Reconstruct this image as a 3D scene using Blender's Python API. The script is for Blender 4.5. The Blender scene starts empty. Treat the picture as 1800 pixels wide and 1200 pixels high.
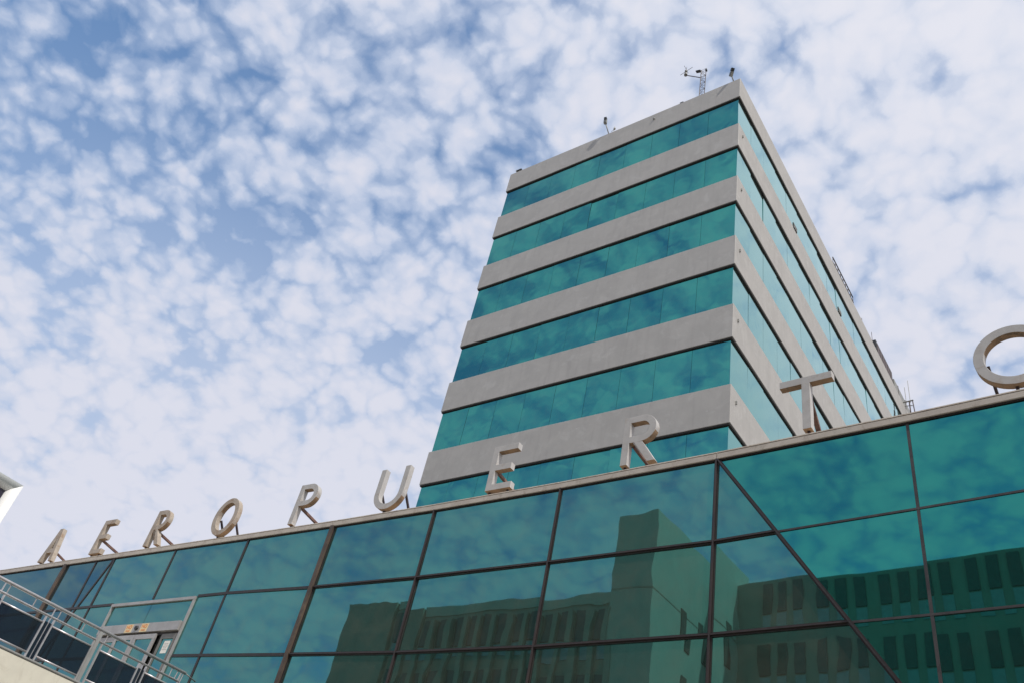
import bpy, bmesh, math, random
from mathutils import Vector, Matrix
random.seed(7)
S = bpy.context.scene
col = S.collection

# ------------------------------------------------------------------ camera
YAW, PITCH, ROLL = -0.7457, 0.6858, 0.2419
EYE = 1.6
fw = Vector((math.sin(YAW)*math.cos(PITCH), math.cos(YAW)*math.cos(PITCH), math.sin(PITCH)))
rt = fw.cross(Vector((0, 0, 1))).normalized(); up = rt.cross(fw)
c_, s_ = math.cos(ROLL), math.sin(ROLL)
rt, up = c_*rt + s_*up, -s_*rt + c_*up
cd = bpy.data.cameras.new('camera'); cam = bpy.data.objects.new('camera', cd); col.objects.link(cam)
cd.sensor_width = 36; cd.lens = 1510.2/1800*36; cd.clip_start = 0.1; cd.clip_end = 5000
cam.matrix_world = Matrix(((rt.x, up.x, -fw.x, 0), (rt.y, up.y, -fw.y, 0), (rt.z, up.z, -fw.z, EYE), (0, 0, 0, 1)))
S.camera = cam

# ------------------------------------------------------------------ light
SUN = Vector((0.56, -0.235, 0.80)).normalized()
sun_el = math.asin(SUN.z); sun_rot = math.atan2(SUN.x, SUN.y)
ld = bpy.data.lights.new('sun', 'SUN'); ld.energy = 3.4; ld.angle = math.radians(0.6); ld.color = (1.0, 0.95, 0.88)
lo = bpy.data.objects.new('sun', ld); col.objects.link(lo)
lo.rotation_euler = SUN.to_track_quat('Z', 'Y').to_euler()
S.view_settings.view_transform = 'Standard'; S.view_settings.look = 'None'
S.view_settings.exposure = 0; S.view_settings.gamma = 1; S.view_settings.use_curve_mapping = False


class NT:
    """small helper to write node trees"""
    def __init__(self, tree):
        self.t = tree; tree.nodes.clear()

    def n(self, typ, ins=None, **kw):
        nd = self.t.nodes.new(typ)
        for k, v in kw.items():
            setattr(nd, k, v)
        for k, v in (ins or {}).items():
            sock = nd.inputs[k]
            if isinstance(v, bpy.types.NodeSocket): self.t.links.new(v, sock)
            elif isinstance(v, bpy.types.Node): self.t.links.new(v.outputs[0], sock)
            else:
                if hasattr(sock.default_value, '__len__') and not hasattr(v, '__len__'): v = (v,)*len(sock.default_value)
                if hasattr(v, '__len__') and len(sock.default_value) == 4 and len(v) == 3: v = (*v, 1)
                sock.default_value = v
        return nd

    def m(self, op, a, b=0.0, c=None, clamp=False):
        ins = {0: a, 1: b}
        if c is not None: ins[2] = c
        return self.n('ShaderNodeMath', ins, operation=op, use_clamp=clamp).outputs[0]

    def v(self, op, a, b=(0, 0, 0), out=0):
        return self.n('ShaderNodeVectorMath', {0: a, 1: b}, operation=op).outputs[out]

    def ramp(self, f, lo, hi, a=0.0, b=1.0):
        return self.n('ShaderNodeMapRange', {0: f, 1: lo, 2: hi, 3: a, 4: b}, interpolation_type='SMOOTHSTEP').outputs[0]

    def mix(self, f, a, b, mode='MIX'):
        nd = self.n('ShaderNodeMix', data_type='RGBA', blend_type=mode)
        for i, v in ((0, f), (6, a), (7, b)):
            s = nd.inputs[i]
            if isinstance(v, bpy.types.NodeSocket): self.t.links.new(v, s)
            elif i == 0: s.default_value = v
            else: s.default_value = (*v, 1)
        return nd.outputs[2]

    def noise(self, vec, scale, detail=4, rough=0.5, dist=0.0, w=None):
        ins = {'Vector': vec, 'Scale': scale, 'Detail': detail, 'Roughness': rough, 'Distortion': dist}
        if w is None: return self.n('ShaderNodeTexNoise', ins)
        ins['W'] = w
        return self.n('ShaderNodeTexNoise', ins, noise_dimensions='4D')


# world: clear Nishita sky behind a broken altocumulus layer mapped on a plane overhead
W = bpy.data.worlds.new('World'); S.world = W; W.use_nodes = True
t = NT(W.node_tree)
tc = t.n('ShaderNodeTexCoord')
D = t.v('NORMALIZE', tc.outputs['Generated'])
sep = t.n('ShaderNodeSeparateXYZ', {0: D}); dz = sep.outputs[2]
den = t.m('ADD', t.m('MAXIMUM', dz, 0.0), 0.42)
P = t.n('ShaderNodeCombineXYZ', {0: t.m('DIVIDE', sep.outputs[0], den), 1: t.m('DIVIDE', sep.outputs[1], den), 2: 0.37}).outputs[0]
warp = t.noise(P, 5.0, 4, 0.55)
wv = t.v('MULTIPLY', t.v('SUBTRACT', warp.outputs['Color'], (0.5, 0.5, 0.5)), (0.060, 0.060, 0.0))
warp2 = t.noise(P, 26.0, 5, 0.62)
wv2 = t.v('MULTIPLY', t.v('SUBTRACT', warp2.outputs['Color'], (0.5, 0.5, 0.5)), (0.026, 0.026, 0.0))
Pw = t.v('ADD', t.v('ADD', P, wv), wv2)


def puffs(scale, sm):
    v = t.n('ShaderNodeTexVoronoi', {'Vector': Pw, 'Scale': scale, 'Smoothness': sm}, feature='SMOOTH_F1', voronoi_dimensions='2D')
    return t.m('SUBTRACT', 1.0, t.m('MULTIPLY', v.outputs['Distance'], 1.5))


puff, puff2, puff3 = puffs(16.0, 0.30), puffs(37.0, 0.28), puffs(80.0, 0.4)
fb = t.noise(Pw, 5.0, 7, 0.58).outputs[0]
fine = t.noise(Pw, 60.0, 6, 0.70).outputs[0]
big = t.noise(P, 1.9, 3, 0.5).outputs[0]
# the cover thins out towards the west end of the terminal and thickens on the sun's side
cover = t.m('ADD', t.m('MULTIPLY', t.v('DOT_PRODUCT', D, (0.80, 0.35, -0.35), out=1), 0.25), 0.085)
holes = None
for d, r, a in (((-0.76, 0.08, 0.64), 0.17, 0.15), ((-0.729, 0.296, 0.617), 0.055, 0.22), ((-0.701, 0.276, 0.658), 0.035, 0.25),
                ((-0.58, 0.285, 0.763), 0.035, 0.22), ((-0.383, 0.378, 0.843), 0.02, 0.15), ((-0.45, 0.27, 0.852), 0.035, 0.20), ((-0.457, 0.415, 0.787), 0.03, 0.18)):
    dist = t.v('DISTANCE', D, d, out=1)
    h = t.m('MULTIPLY', t.ramp(dist, 0.0, r*2.0, 1.0, 0.0), a)
    holes = h if holes is None else t.m('ADD', holes, h)
dens = t.m('ADD', t.m('MULTIPLY', puff, 0.44), t.m('MULTIPLY', puff2, 0.40))
dens = t.m('ADD', dens, t.m('MULTIPLY', puff3, 0.17))
dens = t.m('ADD', dens, t.m('MULTIPLY', fb, 0.60))
dens = t.m('ADD', dens, t.m('MULTIPLY', fine, 0.30))
dens = t.m('ADD', dens, t.m('MULTIPLY', t.m('SUBTRACT', big, 0.5), 0.30))
dens = t.m('ADD', dens, cover)
dens = t.m('SUBTRACT', dens, holes)
veil = t.ramp(dz, 0.10, 0.72, 0.40, 0.0)
dens = t.m('ADD', dens, veil)
north = t.ramp(sep.outputs[1], -0.30, 0.45)
dens = t.m('SUBTRACT', dens, t.m('MULTIPLY', t.m('SUBTRACT', 1.0, north), t.ramp(sep.outputs[0], -0.1, 0.3, 0.17, 0.0)))
dens = t.m('ADD', dens, t.m('MULTIPLY', north, t.ramp(dz, 0.40, 0.66, 0.24, 0.0)))
alpha = t.ramp(dens, 0.00, 0.86, 0.05, 1.0)
base = t.m('MAXIMUM', t.m('MULTIPLY', t.ramp(dz, 0.44, 0.80, 0.93, 0.12), north), t.ramp(dz, 0.12, 0.45, 0.70, 0.08))
alpha = t.m('MAXIMUM', t.m('MULTIPLY', alpha, 0.985), base)
shade = t.ramp(dens, 0.45, 1.25)
cloudc = t.mix(shade, (0.50, 0.59, 0.77), (0.72, 0.735, 0.835))
warm = t.ramp(t.v('DOT_PRODUCT', D, tuple(SUN), out=1), 0.10, 0.95)
cloudc = t.mix(t.m('MULTIPLY', warm, 0.75), cloudc, (0.90, 0.90, 0.95))
sky = t.n('ShaderNodeTexSky', sky_type='NISHITA', sun_disc=False, sun_elevation=sun_el, sun_rotation=sun_rot, air_density=1.0, dust_density=0.6, ozone_density=1.3)
skyc = t.mix(1.0, sky.outputs[0], (1.02, 1.42, 1.62), 'MULTIPLY')
scl = t.mix(1.0, cloudc, (1/0.12,)*3, 'MULTIPLY')
out = t.mix(alpha, skyc, scl)
bg = t.n('ShaderNodeBackground', {'Color': out, 'Strength': 0.12})
t.n('ShaderNodeOutputWorld', {0: bg})


# ------------------------------------------------------------------ materials
def mat(name):
    m = bpy.data.materials.new(name); m.use_nodes = True
    return m, NT(m.node_tree)


def surf(name, a, b=None, rough=0.6, metal=0.0, scale=3.0, streak=0.0, bump=0.0, bscale=40.0, spots=None, spot_amt=0.0, spot_scale=6.0, scuff=0.0):
    """painted / cast surface: two tones mixed by noise, vertical streaks, speckle spots, fine relief"""
    m, t = mat(name); b = b or tuple(x*0.85 for x in a)
    tc = t.n('ShaderNodeTexCoord'); ob = t.n('ShaderNodeObjectInfo')
    p = t.v('ADD', tc.outputs['Object'], t.n('ShaderNodeCombineXYZ', {0: t.m('MULTIPLY', ob.outputs['Random'], 37.0), 1: 0.0, 2: t.m('MULTIPLY', ob.outputs['Random'], 11.0)}).outputs[0])
    f = t.ramp(t.noise(p, scale, 6, 0.62, 0.4).outputs[0], 0.32, 0.68)
    c = t.mix(f, a, b)
    if streak:
        ps = t.v('MULTIPLY', p, (1.0, 1.0, 0.08))
        s = t.ramp(t.noise(ps, 5.0, 5, 0.6).outputs[0], 0.48, 0.75)
        c = t.mix(t.m('MULTIPLY', s, streak), c, tuple(x*0.55 for x in a))
    if spots:
        s = t.ramp(t.noise(p, spot_scale, 6, 0.7, 0.6).outputs[0], 0.52, 0.68)
        c = t.mix(t.m('MULTIPLY', s, spot_amt), c, spots)
    if scuff:
        q = t.v('MULTIPLY', p, (1.0, 1.0, 2.6))
        k = t.ramp(t.noise(q, 2.3, 8, 0.72, 0.8).outputs[0], 0.655, 0.70)
        c = t.mix(t.m('MULTIPLY', k, scuff), c, (0.55, 0.54, 0.52))
        pj = t.v('MULTIPLY', p, (2.2, 2.2, 0.05))
        k = t.ramp(t.noise(pj, 3.0, 6, 0.7).outputs[0], 0.60, 0.72)
        c = t.mix(t.m('MULTIPLY', k, 0.16), c, (0.20, 0.185, 0.165))
    bs = t.n('ShaderNodeBsdfPrincipled', {'Base Color': c, 'Roughness': rough, 'Metallic': metal})
    if bump:
        bn = t.n('ShaderNodeBump', {'Height': t.noise(p, bscale, 4, 0.6).outputs[0], 'Strength': 0.5, 'Distance': bump})
        t.t.links.new(bn.outputs[0], bs.inputs['Normal'])
    t.n('ShaderNodeOutputMaterial', {0: bs})
    return m


def glass(name, tint, dirt, dirt_amt, wave=0.004, wscale=0.9, edge=(0.88, 0.93, 0.95), power=3.0, rng=None, var=0.10):
    """mirror-coated tinted pane: coloured reflection that whitens at grazing angles, slight waviness, a film of dust"""
    m, t = mat(name)
    tc = t.n('ShaderNodeTexCoord'); ob = t.n('ShaderNodeObjectInfo')
    nz = t.noise(tc.outputs['Object'], wscale, 1.5, 0.45, 0.3, w=t.m('MULTIPLY', ob.outputs['Random'], 60.0))
    bn = t.n('ShaderNodeBump', {'Height': nz.outputs[0], 'Strength': 1.0, 'Distance': wave})
    ge = t.n('ShaderNodeNewGeometry')
    cos = t.m('ABSOLUTE', t.v('DOT_PRODUCT', ge.outputs['Incoming'], ge.outputs['Normal'], out=1))
    fr = t.m('POWER', t.m('SUBTRACT', 1.0, cos, clamp=True), power)
    if rng: fr = t.ramp(t.m('SUBTRACT', 1.0, cos), rng[0], rng[1])
    varn = t.m('ADD', 1.0-var/2, t.m('MULTIPLY', ob.outputs['Random'], var))
    tv = t.n('ShaderNodeVectorMath', {0: tint, 3: varn}, operation='SCALE').outputs[0]
    c = t.mix(fr, tv, edge)
    t.t.links.new(tv, c.node.inputs[6])
    g = t.n('ShaderNodeBsdfAnisotropic', {'Color': c, 'Roughness': 0.012, 'Normal': bn.outputs[0]})
    d = t.n('ShaderNodeBsdfDiffuse', {'Color': dirt})
    dn = t.ramp(t.noise(tc.outputs['Object'], 2.2, 6, 0.65, 0.5, w=t.m('MULTIPLY', ob.outputs['Random'], 20.0)).outputs[0], 0.35, 0.8, 0.6, 1.5)
    mx = t.n('ShaderNodeMixShader', {0: t.m('MULTIPLY', dn, dirt_amt), 1: g.outputs[0], 2: d.outputs[0]})
    t.n('ShaderNodeOutputMaterial', {0: mx})
    return m


M = {}
M['band'] = surf('band_panel', (0.372, 0.358, 0.336), (0.335, 0.323, 0.304), 0.62, scale=1.2, streak=0.22, bump=0.002, bscale=25, spots=(0.50, 0.49, 0.47), spot_amt=0.25, spot_scale=1.6, scuff=0.6)
M['head'] = surf('head_and_soffit_shade', (0.022, 0.018, 0.016), rough=0.7)  # dark frame head, its colour also standing in for soffit shade
M['tower_glass'] = glass('tower_mirror_glass', (0.055, 0.315, 0.285), (0.24, 0.29, 0.28), 0.07, 0.004, 1.1, edge=(0.70, 0.90, 0.90), rng=(0.47, 0.98), var=0.04)
M['pane_left'] = glass('terminal_mirror_glass', (0.066, 0.265, 0.258), (0.26, 0.22, 0.155), 0.12, 0.0035, 0.9, power=4.5)
M['pane_right'] = glass('terminal_clear_mirror_glass', (0.032, 0.272, 0.238), (0.16, 0.13, 0.10), 0.035, 0.0025, 0.7)
M['pane_dull'] = glass('terminal_dusty_glass', (0.055, 0.17, 0.19), (0.26, 0.25, 0.26), 0.08, 0.004, 0.7, power=5)
M['backing'] = surf('dark_backing', (0.010, 0.012, 0.012), rough=0.9)
M['mull'] = surf('dark_bronze_mullion', (0.022, 0.018, 0.019), (0.032, 0.025, 0.023), 0.45, scale=6)
M['mull_cap'] = surf('bronze_mullion_cap', (0.050, 0.038, 0.036), (0.033, 0.027, 0.028), 0.4, scale=3)
M['mull_thin'] = surf('grey_mullion', (0.060, 0.055, 0.056), (0.035, 0.03, 0.032), 0.45, scale=4)
M['mull_brown'] = surf('brown_mullion', (0.10, 0.070, 0.050), (0.055, 0.042, 0.035), 0.55, scale=2.0, spots=(0.16, 0.11, 0.075), spot_amt=0.7, spot_scale=1.5)
M['coping'] = surf('coping_metal', (0.50, 0.45, 0.39), (0.43, 0.38, 0.33), 0.55, scale=2.5, streak=0.25, bump=0.001, spots=(0.25, 0.20, 0.15), spot_amt=0.5, spot_scale=4)
M['coping_lip'] = surf('coping_lip_metal', (0.66, 0.60, 0.52), (0.52, 0.45, 0.38), 0.5, scale=3, spots=(0.18, 0.10, 0.07), spot_amt=0.5, spot_scale=5)
M['coping_shade'] = surf('coping_painted_shade', (0.03, 0.02, 0.02), rough=0.8)  # dark colour that paints in shade under the coping and its lip
M['letter'] = surf('letter_paint', (0.46, 0.445, 0.43), (0.41, 0.395, 0.38), 0.55, scale=4, streak=0.2, bump=0.001, spots=(0.30, 0.22, 0.15), spot_amt=0.35, spot_scale=5)
M['letter_tan'] = surf('letter_weathered_paint', (0.43, 0.37, 0.31), (0.33, 0.275, 0.22), 0.6, scale=4, streak=0.3, bump=0.0015, spots=(0.26, 0.14, 0.07), spot_amt=0.6, spot_scale=5)
M['russet'] = surf('brown_underside', (0.34, 0.21, 0.115), (0.22, 0.145, 0.085), 0.75, scale=5, bump=0.001, spots=(0.11, 0.085, 0.06), spot_amt=0.8, spot_scale=4)  # brown tone for the downward letter faces
M['strut'] = surf('rusty_strut', (0.20, 0.11, 0.08), (0.11, 0.055, 0.045), 0.7, scale=8, bump=0.001)
M['strut_dark'] = surf('dark_strut', (0.045, 0.024, 0.026), (0.025, 0.018, 0.02), 0.6, scale=8)
M['alu'] = surf('brushed_aluminium', (0.42, 0.405, 0.395), (0.35, 0.335, 0.325), 0.42, metal=0.35, scale=5, streak=0.15)
M['alu_dark'] = surf('dull_aluminium', (0.22, 0.215, 0.20), (0.16, 0.15, 0.14), 0.5, metal=0.3, scale=5)
M['steel'] = surf('railing_steel', (0.56, 0.53, 0.54), (0.46, 0.43, 0.44), 0.32, metal=0.45, scale=9)
def smoked():
    m, t = mat('smoked_infill')
    tr = t.n('ShaderNodeBsdfTransparent', {'Color': (0.30, 0.36, 0.42)}); d = t.n('ShaderNodeBsdfDiffuse', {'Color': (0.035, 0.042, 0.055)})
    g = t.n('ShaderNodeBsdfAnisotropic', {'Color': (0.6, 0.65, 0.7), 'Roughness': 0.04})
    a = t.n('ShaderNodeMixShader', {0: 0.34, 1: tr.outputs[0], 2: d.outputs[0]})
    b = t.n('ShaderNodeMixShader', {0: 0.03, 1: a.outputs[0], 2: g.outputs[0]}); t.n('ShaderNodeOutputMaterial', {0: b}); return m


M['smoke'] = smoked()
M['render_wall'] = surf('cream_render', (0.68, 0.64, 0.54), (0.63, 0.59, 0.50), 0.85, scale=2, streak=0.10, bump=0.002, bscale=60, spots=(0.42, 0.38, 0.30), spot_amt=0.25, spot_scale=2.5)
M['white_tube'] = surf('white_enamel', (0.82, 0.82, 0.81), (0.79, 0.795, 0.79), 0.28, scale=4, streak=0.0)
M['navy'] = surf('dark_sign_face', (0.018, 0.015, 0.035), rough=0.35)
M['asphalt'] = surf('forecourt_paving', (0.24, 0.22, 0.19), (0.20, 0.185, 0.16), 0.9, scale=1.5, bump=0.004, bscale=90)
M['roof'] = surf('roof_felt', (0.22, 0.21, 0.20), rough=0.9, scale=1)
M['conc'] = surf('office_concrete', (0.37, 0.34, 0.29), (0.33, 0.305, 0.26), 0.85, scale=0.6, streak=0.25, bump=0.004, bscale=20)
M['conc_light'] = surf('stair_tower_concrete', (0.50, 0.47, 0.41), (0.46, 0.43, 0.38), 0.85, scale=0.6, streak=0.15)
M['slot'] = surf('dark_slot_glass', (0.13, 0.135, 0.125), rough=0.15)
M['spandrel'] = surf('pale_spandrel', (0.36, 0.40, 0.42), rough=0.6)
M['lamp_grey'] = surf('lamp_housing', (0.30, 0.30, 0.28), (0.22, 0.22, 0.20), 0.5, metal=0.3, scale=8)
M['black'] = surf('black_metal', (0.02, 0.022, 0.022), rough=0.45)
M['mast'] = surf('rusty_mast', (0.10, 0.075, 0.075), (0.06, 0.045, 0.045), 0.6, metal=0.0, scale=9)
M['paper'] = surf('white_paper', (0.80, 0.78, 0.74), rough=0.8)
M['sticker'] = surf('yellow_sticker', (0.74, 0.60, 0.36), rough=0.5)
M['orange'] = surf('orange_print', (0.75, 0.22, 0.04), rough=0.5)
M['print'] = surf('grey_print', (0.45, 0.43, 0.40), rough=0.7)


# ------------------------------------------------------------------ geometry helpers
def obj(name, bm, m, parent=None, label=None, loc=None, rot=None):
    if isinstance(bm, bmesh.types.BMesh):
        me = bpy.data.meshes.new(name); bm.to_mesh(me); bm.free()
    else: me = bm
    if m is not None and not me.materials:
        for x in (m if isinstance(m, (list, tuple)) else [m]): me.materials.append(x)
    o = bpy.data.objects.new(name, me); col.objects.link(o)
    if parent is not None: o.parent = parent
    if label: o['label'] = label
    if loc is not None: o.location = loc
    if rot is not None: o.rotation_euler = rot
    return o


def thing(name, label, cat, loc=(0, 0, 0), group=None):
    o = bpy.data.objects.new(name, None); col.objects.link(o); o.location = loc
    o.empty_display_size = 0.3
    o['label'] = label; o['category'] = cat
    if group: o['group'] = group
    return o


def box(bm, x0, x1, y0, y1, z0, z1, mi=0):
    v = [bm.verts.new((x, y, z)) for x in (x0, x1) for y in (y0, y1) for z in (z0, z1)]
    for f in ((0, 1, 3, 2), (4, 6, 7, 5), (0, 4, 5, 1), (2, 3, 7, 6), (0, 2, 6, 4), (1, 5, 7, 3)):
        fc = bm.faces.new([v[i] for i in f]); fc.material_index = mi
    return v


def B(*a, **k):
    bm = bmesh.new(); box(bm, *a, **k); return bm


def bev(bm, w, seg=2):
    bmesh.ops.bevel(bm, geom=list(bm.edges), offset=w, segments=seg, profile=0.7, affect='EDGES'); return bm


def tube(bm, a, b, r, n=8, r2=None):
    a = Vector(a); b = Vector(b); d = (b-a).normalized()
    u = d.orthogonal().normalized(); w = d.cross(u); r2 = r if r2 is None else r2
    A = []; Bv = []
    for i in range(n):
        an = 2*math.pi*i/n; o = u*math.cos(an)+w*math.sin(an)
        A.append(bm.verts.new(a+o*r)); Bv.append(bm.verts.new(b+o*r2))
    for i in range(n):
        j = (i+1) % n; f = bm.faces.new((A[i], A[j], Bv[j], Bv[i])); f.smooth = n > 6
    bm.faces.new(A[::-1]); bm.faces.new(Bv)


def beam(bm, a, b, w, h, upv=(0, 0, 1)):
    a = Vector(a); b = Vector(b); d = (b-a).normalized(); s = d.cross(Vector(upv)).normalized(); u = s.cross(d)
    v = []
    for p in (a, b):
        for sx, sy in ((-1, -1), (1, -1), (1, 1), (-1, 1)):
            v.append(bm.verts.new(p + s*(sx*w/2) + u*(sy*h/2)))
    for f in ((3, 2, 1, 0), (4, 5, 6, 7), (0, 1, 5, 4), (1, 2, 6, 5), (2, 3, 7, 6), (3, 0, 4, 7)):
        bm.faces.new([v[i] for i in f])


def new(): return bmesh.new()


# ------------------------------------------------------------------ the setting
g = obj('ground', B(-900, 900, -900, 900, -0.6, 0.0), M['asphalt']); g['kind'] = 'structure'
E0 = EYE                                            # heights below were measured from the eye

# ------------------------------------------------------------------ office tower
TX1, TY0 = -9.3555, 21.0
TX0, TY1 = TX1-13.09, 62.0
ZT = 36.43+E0; T0 = 1.443; FH = 3.6449; BH = 1.5785
tower = thing('office_tower', 'tall office tower banded in grey panels and teal mirror glass rising behind the terminal', 'building', (TX0, TY0, 9.4))
TO = Vector((TX0, TY0, 9.4))


def tpart(name, bm, m, **k):
    bmesh.ops.translate(bm, verts=bm.verts, vec=-TO); return obj(name, bm, m, tower, **k)


def ring(z0, z1, inset, th=0.5):
    bm = new(); x0, x1, y0, y1 = TX0+inset, TX1-inset, TY0+inset, TY1-inset
    o = [(x0, y0), (x1, y0), (x1, y1), (x0, y1)]; i = [(x0+th, y0+th), (x1-th, y0+th), (x1-th, y1-th), (x0+th, y1-th)]
    vo = [[bm.verts.new((*p, z)) for p in o] for z in (z0, z1)]; vi = [[bm.verts.new((*p, z)) for p in i] for z in (z0, z1)]
    for k in range(4):
        j = (k+1) % 4
        bm.faces.new((vo[0][k], vo[0][j], vo[1][j], vo[1][k])); bm.faces.new((vi[0][j], vi[0][k], vi[1][k], vi[1][j]))
        bm.faces.new((vo[0][j], vo[0][k], vi[0][k], vi[0][j])); bm.faces.new((vo[1][k], vo[1][j], vi[1][j], vi[1][k]))
    return bm


bands = [(ZT-T0, ZT)]
for i in range(7):
    zb = ZT-T0-(i+1)*FH; bands.append((zb, zb+BH))
for i, (a, b) in enumerate(bands):
    bm = ring(a, b, 0.0); bmesh.ops.bevel(bm, geom=[e for e in bm.edges], offset=0.012, segments=1, affect='EDGES')
    tpart('band', bm, M['band'], label='topmost parapet band with a clean roof edge' if i == 0 else None)
    tpart('window_head_shade', ring(a-0.055, a, 0.030, 0.3), M['head'])  # window head made dark to carry the shade under the band
GI = 0.085
np_f = 9; pw = 13.09/np_f
NR = 28; pwr = (TY1-TY0)/NR
PH = FH-BH
bmf = B(0, pw-0.010, 0, 0.02, 0, PH-0.055-0.012); mf = bpy.data.meshes.new('pane'); bmf.to_mesh(mf); bmf.free(); mf.materials.append(M['tower_glass'])
bmr = B(-0.02, 0, 0, pwr-0.010, 0, PH-0.055-0.012); mr = bpy.data.meshes.new('pane'); bmr.to_mesh(mr); bmr.free(); mr.materials.append(M['tower_glass'])
R_ = random.Random(3)
for i in range(7):
    z0 = bands[i+1][1]
    for k in range(np_f):
        x = TX0+GI+k*(13.09-2*GI)/np_f
        o = obj('pane', mf, None, tower, loc=Vector((x, TY0+GI, z0+0.004))-TO, rot=(math.radians(R_.gauss(0, .10)), 0, math.radians(R_.gauss(0, .12))))
        o.scale.x = (13.09-2*GI)/13.09
    if i < 6 or True:
        for k in range(NR):
            y = TY0+GI+k*(TY1-TY0-2*GI)/NR
            o = obj('pane', mr, None, tower, loc=Vector((TX1-GI, y, z0+0.004))-TO, rot=(0, math.radians(R_.gauss(0, .2)), math.radians(R_.gauss(0, .25))))
            o.scale.y = (TY1-TY0-2*GI)/(TY1-TY0)
tpart('core', B(TX0+GI+0.05, TX1-GI-0.05, TY0+GI+0.05, TY1-0.3, 9.4, ZT-0.9), M['backing'])
tpart('roof', B(TX0+0.5, TX1-0.5, TY0+0.5, TY1-0.5, ZT-0.88, ZT-0.5), M['roof'])
tpart('plinth', B(TX0+0.02, TX1-0.02, TY0+0.02, TY1-0.02, 9.41, bands[-1][0]-0.11), M['band'])
# small fittings on the tower faces
for (y, z) in ((27.8, 33.12), (34.35, 33.25)):
    bm = B(TX1-0.02, TX1+0.03, y-0.24, y+0.24, z+E0-0.26, z+E0+0.06); f = tpart('vent', bm, M['black'])
    for q in range(3):
        b2 = B(TX1+0.03, TX1+0.045, y-0.22, y+0.22, z+E0-0.24+q*0.09, z+E0-0.19+q*0.09); bmesh.ops.translate(b2, verts=b2.verts, vec=-TO)
        obj('louvre', b2, M['lamp_grey'], f)
for (x, z) in ((-13.75, 36.0),):
    bm = new(); tube(bm, (x, TY0+0.02, z+E0), (x, TY0-0.09, z+E0), 0.05); tpart('outlet', bm, M['lamp_grey'])
for i in range(1, 7):
    z = bands[i][0]
    bm = B(TX1-0.01, TX1+0.05, TY0+0.38, TY0+0.44, z+1.0, z+1.12); tpart('bracket', bm, M['lamp_grey'])

# ------------------------------------------------------------------ terminal with curtain wall
FX = [-34.0, -30.2, -27.0, -23.62, -21.46, -19.0, -16.42, -13.77, -11.0, -8.06, -5.06, -2.13, 0.80, 3.75, 6.70, 9.65]
FY = []
for x in FX:
    a = abs(x+8.0); FY.append(10.945-(0.0031*a*a if a < 8 else 0.0031*64+(a-8)*0.046))
ZR = [[8.0]*16,
      [6.66]*6+[6.665, 6.60, 6.56, 6.54, 6.52, 6.585, 6.64, 6.66, 6.66, 6.66],
      [5.33]*6+[5.27, 5.20, 5.12, 5.07, 5.06, 5.10, 5.14, 5.16, 5.16, 5.16]]
for k in range(3, 6): ZR.append([ZR[2][i]-(k-2)*1.46 for i in range(16)])
ZR.append([-1.55]*16)
TB = Vector((-16.0, 10.8, 0.0))
term = thing('terminal_building', 'low airport terminal with a green mirror glass front and beige coping below the tower', 'building', TB)


def interp(x, ys):
    if x <= FX[0]: return ys[0]
    for i in range(len(FX)-1):
        if x <= FX[i+1]:
            f = (x-FX[i])/(FX[i+1]-FX[i]); return ys[i]*(1-f)+ys[i+1]*f
    return ys[-1]


def fy(x): return interp(x, FY)
def zr(r, x): return interp(x, ZR[r])+E0


def part(name, bm, m, parent=term, **k):
    bmesh.ops.translate(bm, verts=bm.verts, vec=-TB); return obj(name, bm, m, parent, **k)


def wbar(bm, pts, half, dep0, dep1, mi=0):
    """bar lying on the facade: pts [(x, z)..] outline quads of given half width, from depth dep0 to dep1 in front of the glass"""
    for (x0, z0), (x1, z1) in zip(pts, pts[1:]):
        d = Vector((x1-x0, z1-z0)).normalized(); n = Vector((-d.y, d.x))*half
        v = []
        for dep in (dep0, dep1):
            for (x, z), s in (((x0, z0), 1), ((x1, z1), 1), ((x1, z1), -1), ((x0, z0), -1)):
                X = x+n.x*s; v.append(bm.verts.new((X, fy(X)-dep, z+n.y*s)))
        for f in ((0, 1, 2, 3), (7, 6, 5, 4), (0, 4, 5, 1), (1, 5, 6, 2), (2, 6, 7, 3), (3, 7, 4, 0)):
            fc = bm.faces.new([v[i] for i in f]); fc.material_index = mi
    bmesh.ops.recalc_face_normals(bm, faces=bm.faces)


DX0, DX1, DZ0, DZ1 = -20.48, -17.38, 3.74+E0, 6.66+E0       # entrance opening
R2 = random.Random(11)


def pane(poly, m, tag=None):
    """one glass pane, outline (x, z) on the facade; own origin, tiny tilt"""
    cx = sum(p[0] for p in poly)/len(poly); cz = sum(p[1] for p in poly)/len(poly); cy = fy(cx)
    bm = new(); fr = [bm.verts.new((x-cx, fy(x)-cy, z-cz)) for x, z in poly]; bk = [bm.verts.new((x-cx, fy(x)-cy+0.024, z-cz)) for x, z in poly]
    bm.faces.new(fr); bm.faces.new(bk[::-1])
    n = len(poly)
    for i in range(n): bm.faces.new((fr[i], bk[i], bk[(i+1) % n], fr[(i+1) % n]))
    bmesh.ops.recalc_face_normals(bm, faces=bm.faces)
    a = 0.11
    return obj('pane', bm, m, term, loc=Vector((cx, cy, cz))-TB, rot=(math.radians(R2.gauss(0, a)*0.7), 0, math.radians(R2.gauss(0, a))))


def diagR(z): return -5.06+(8.0+E0-z)*0.662          # diagonal mullion, right of the E
def diagL(z): return -21.52-(8.0+E0-z)*0.40


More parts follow.
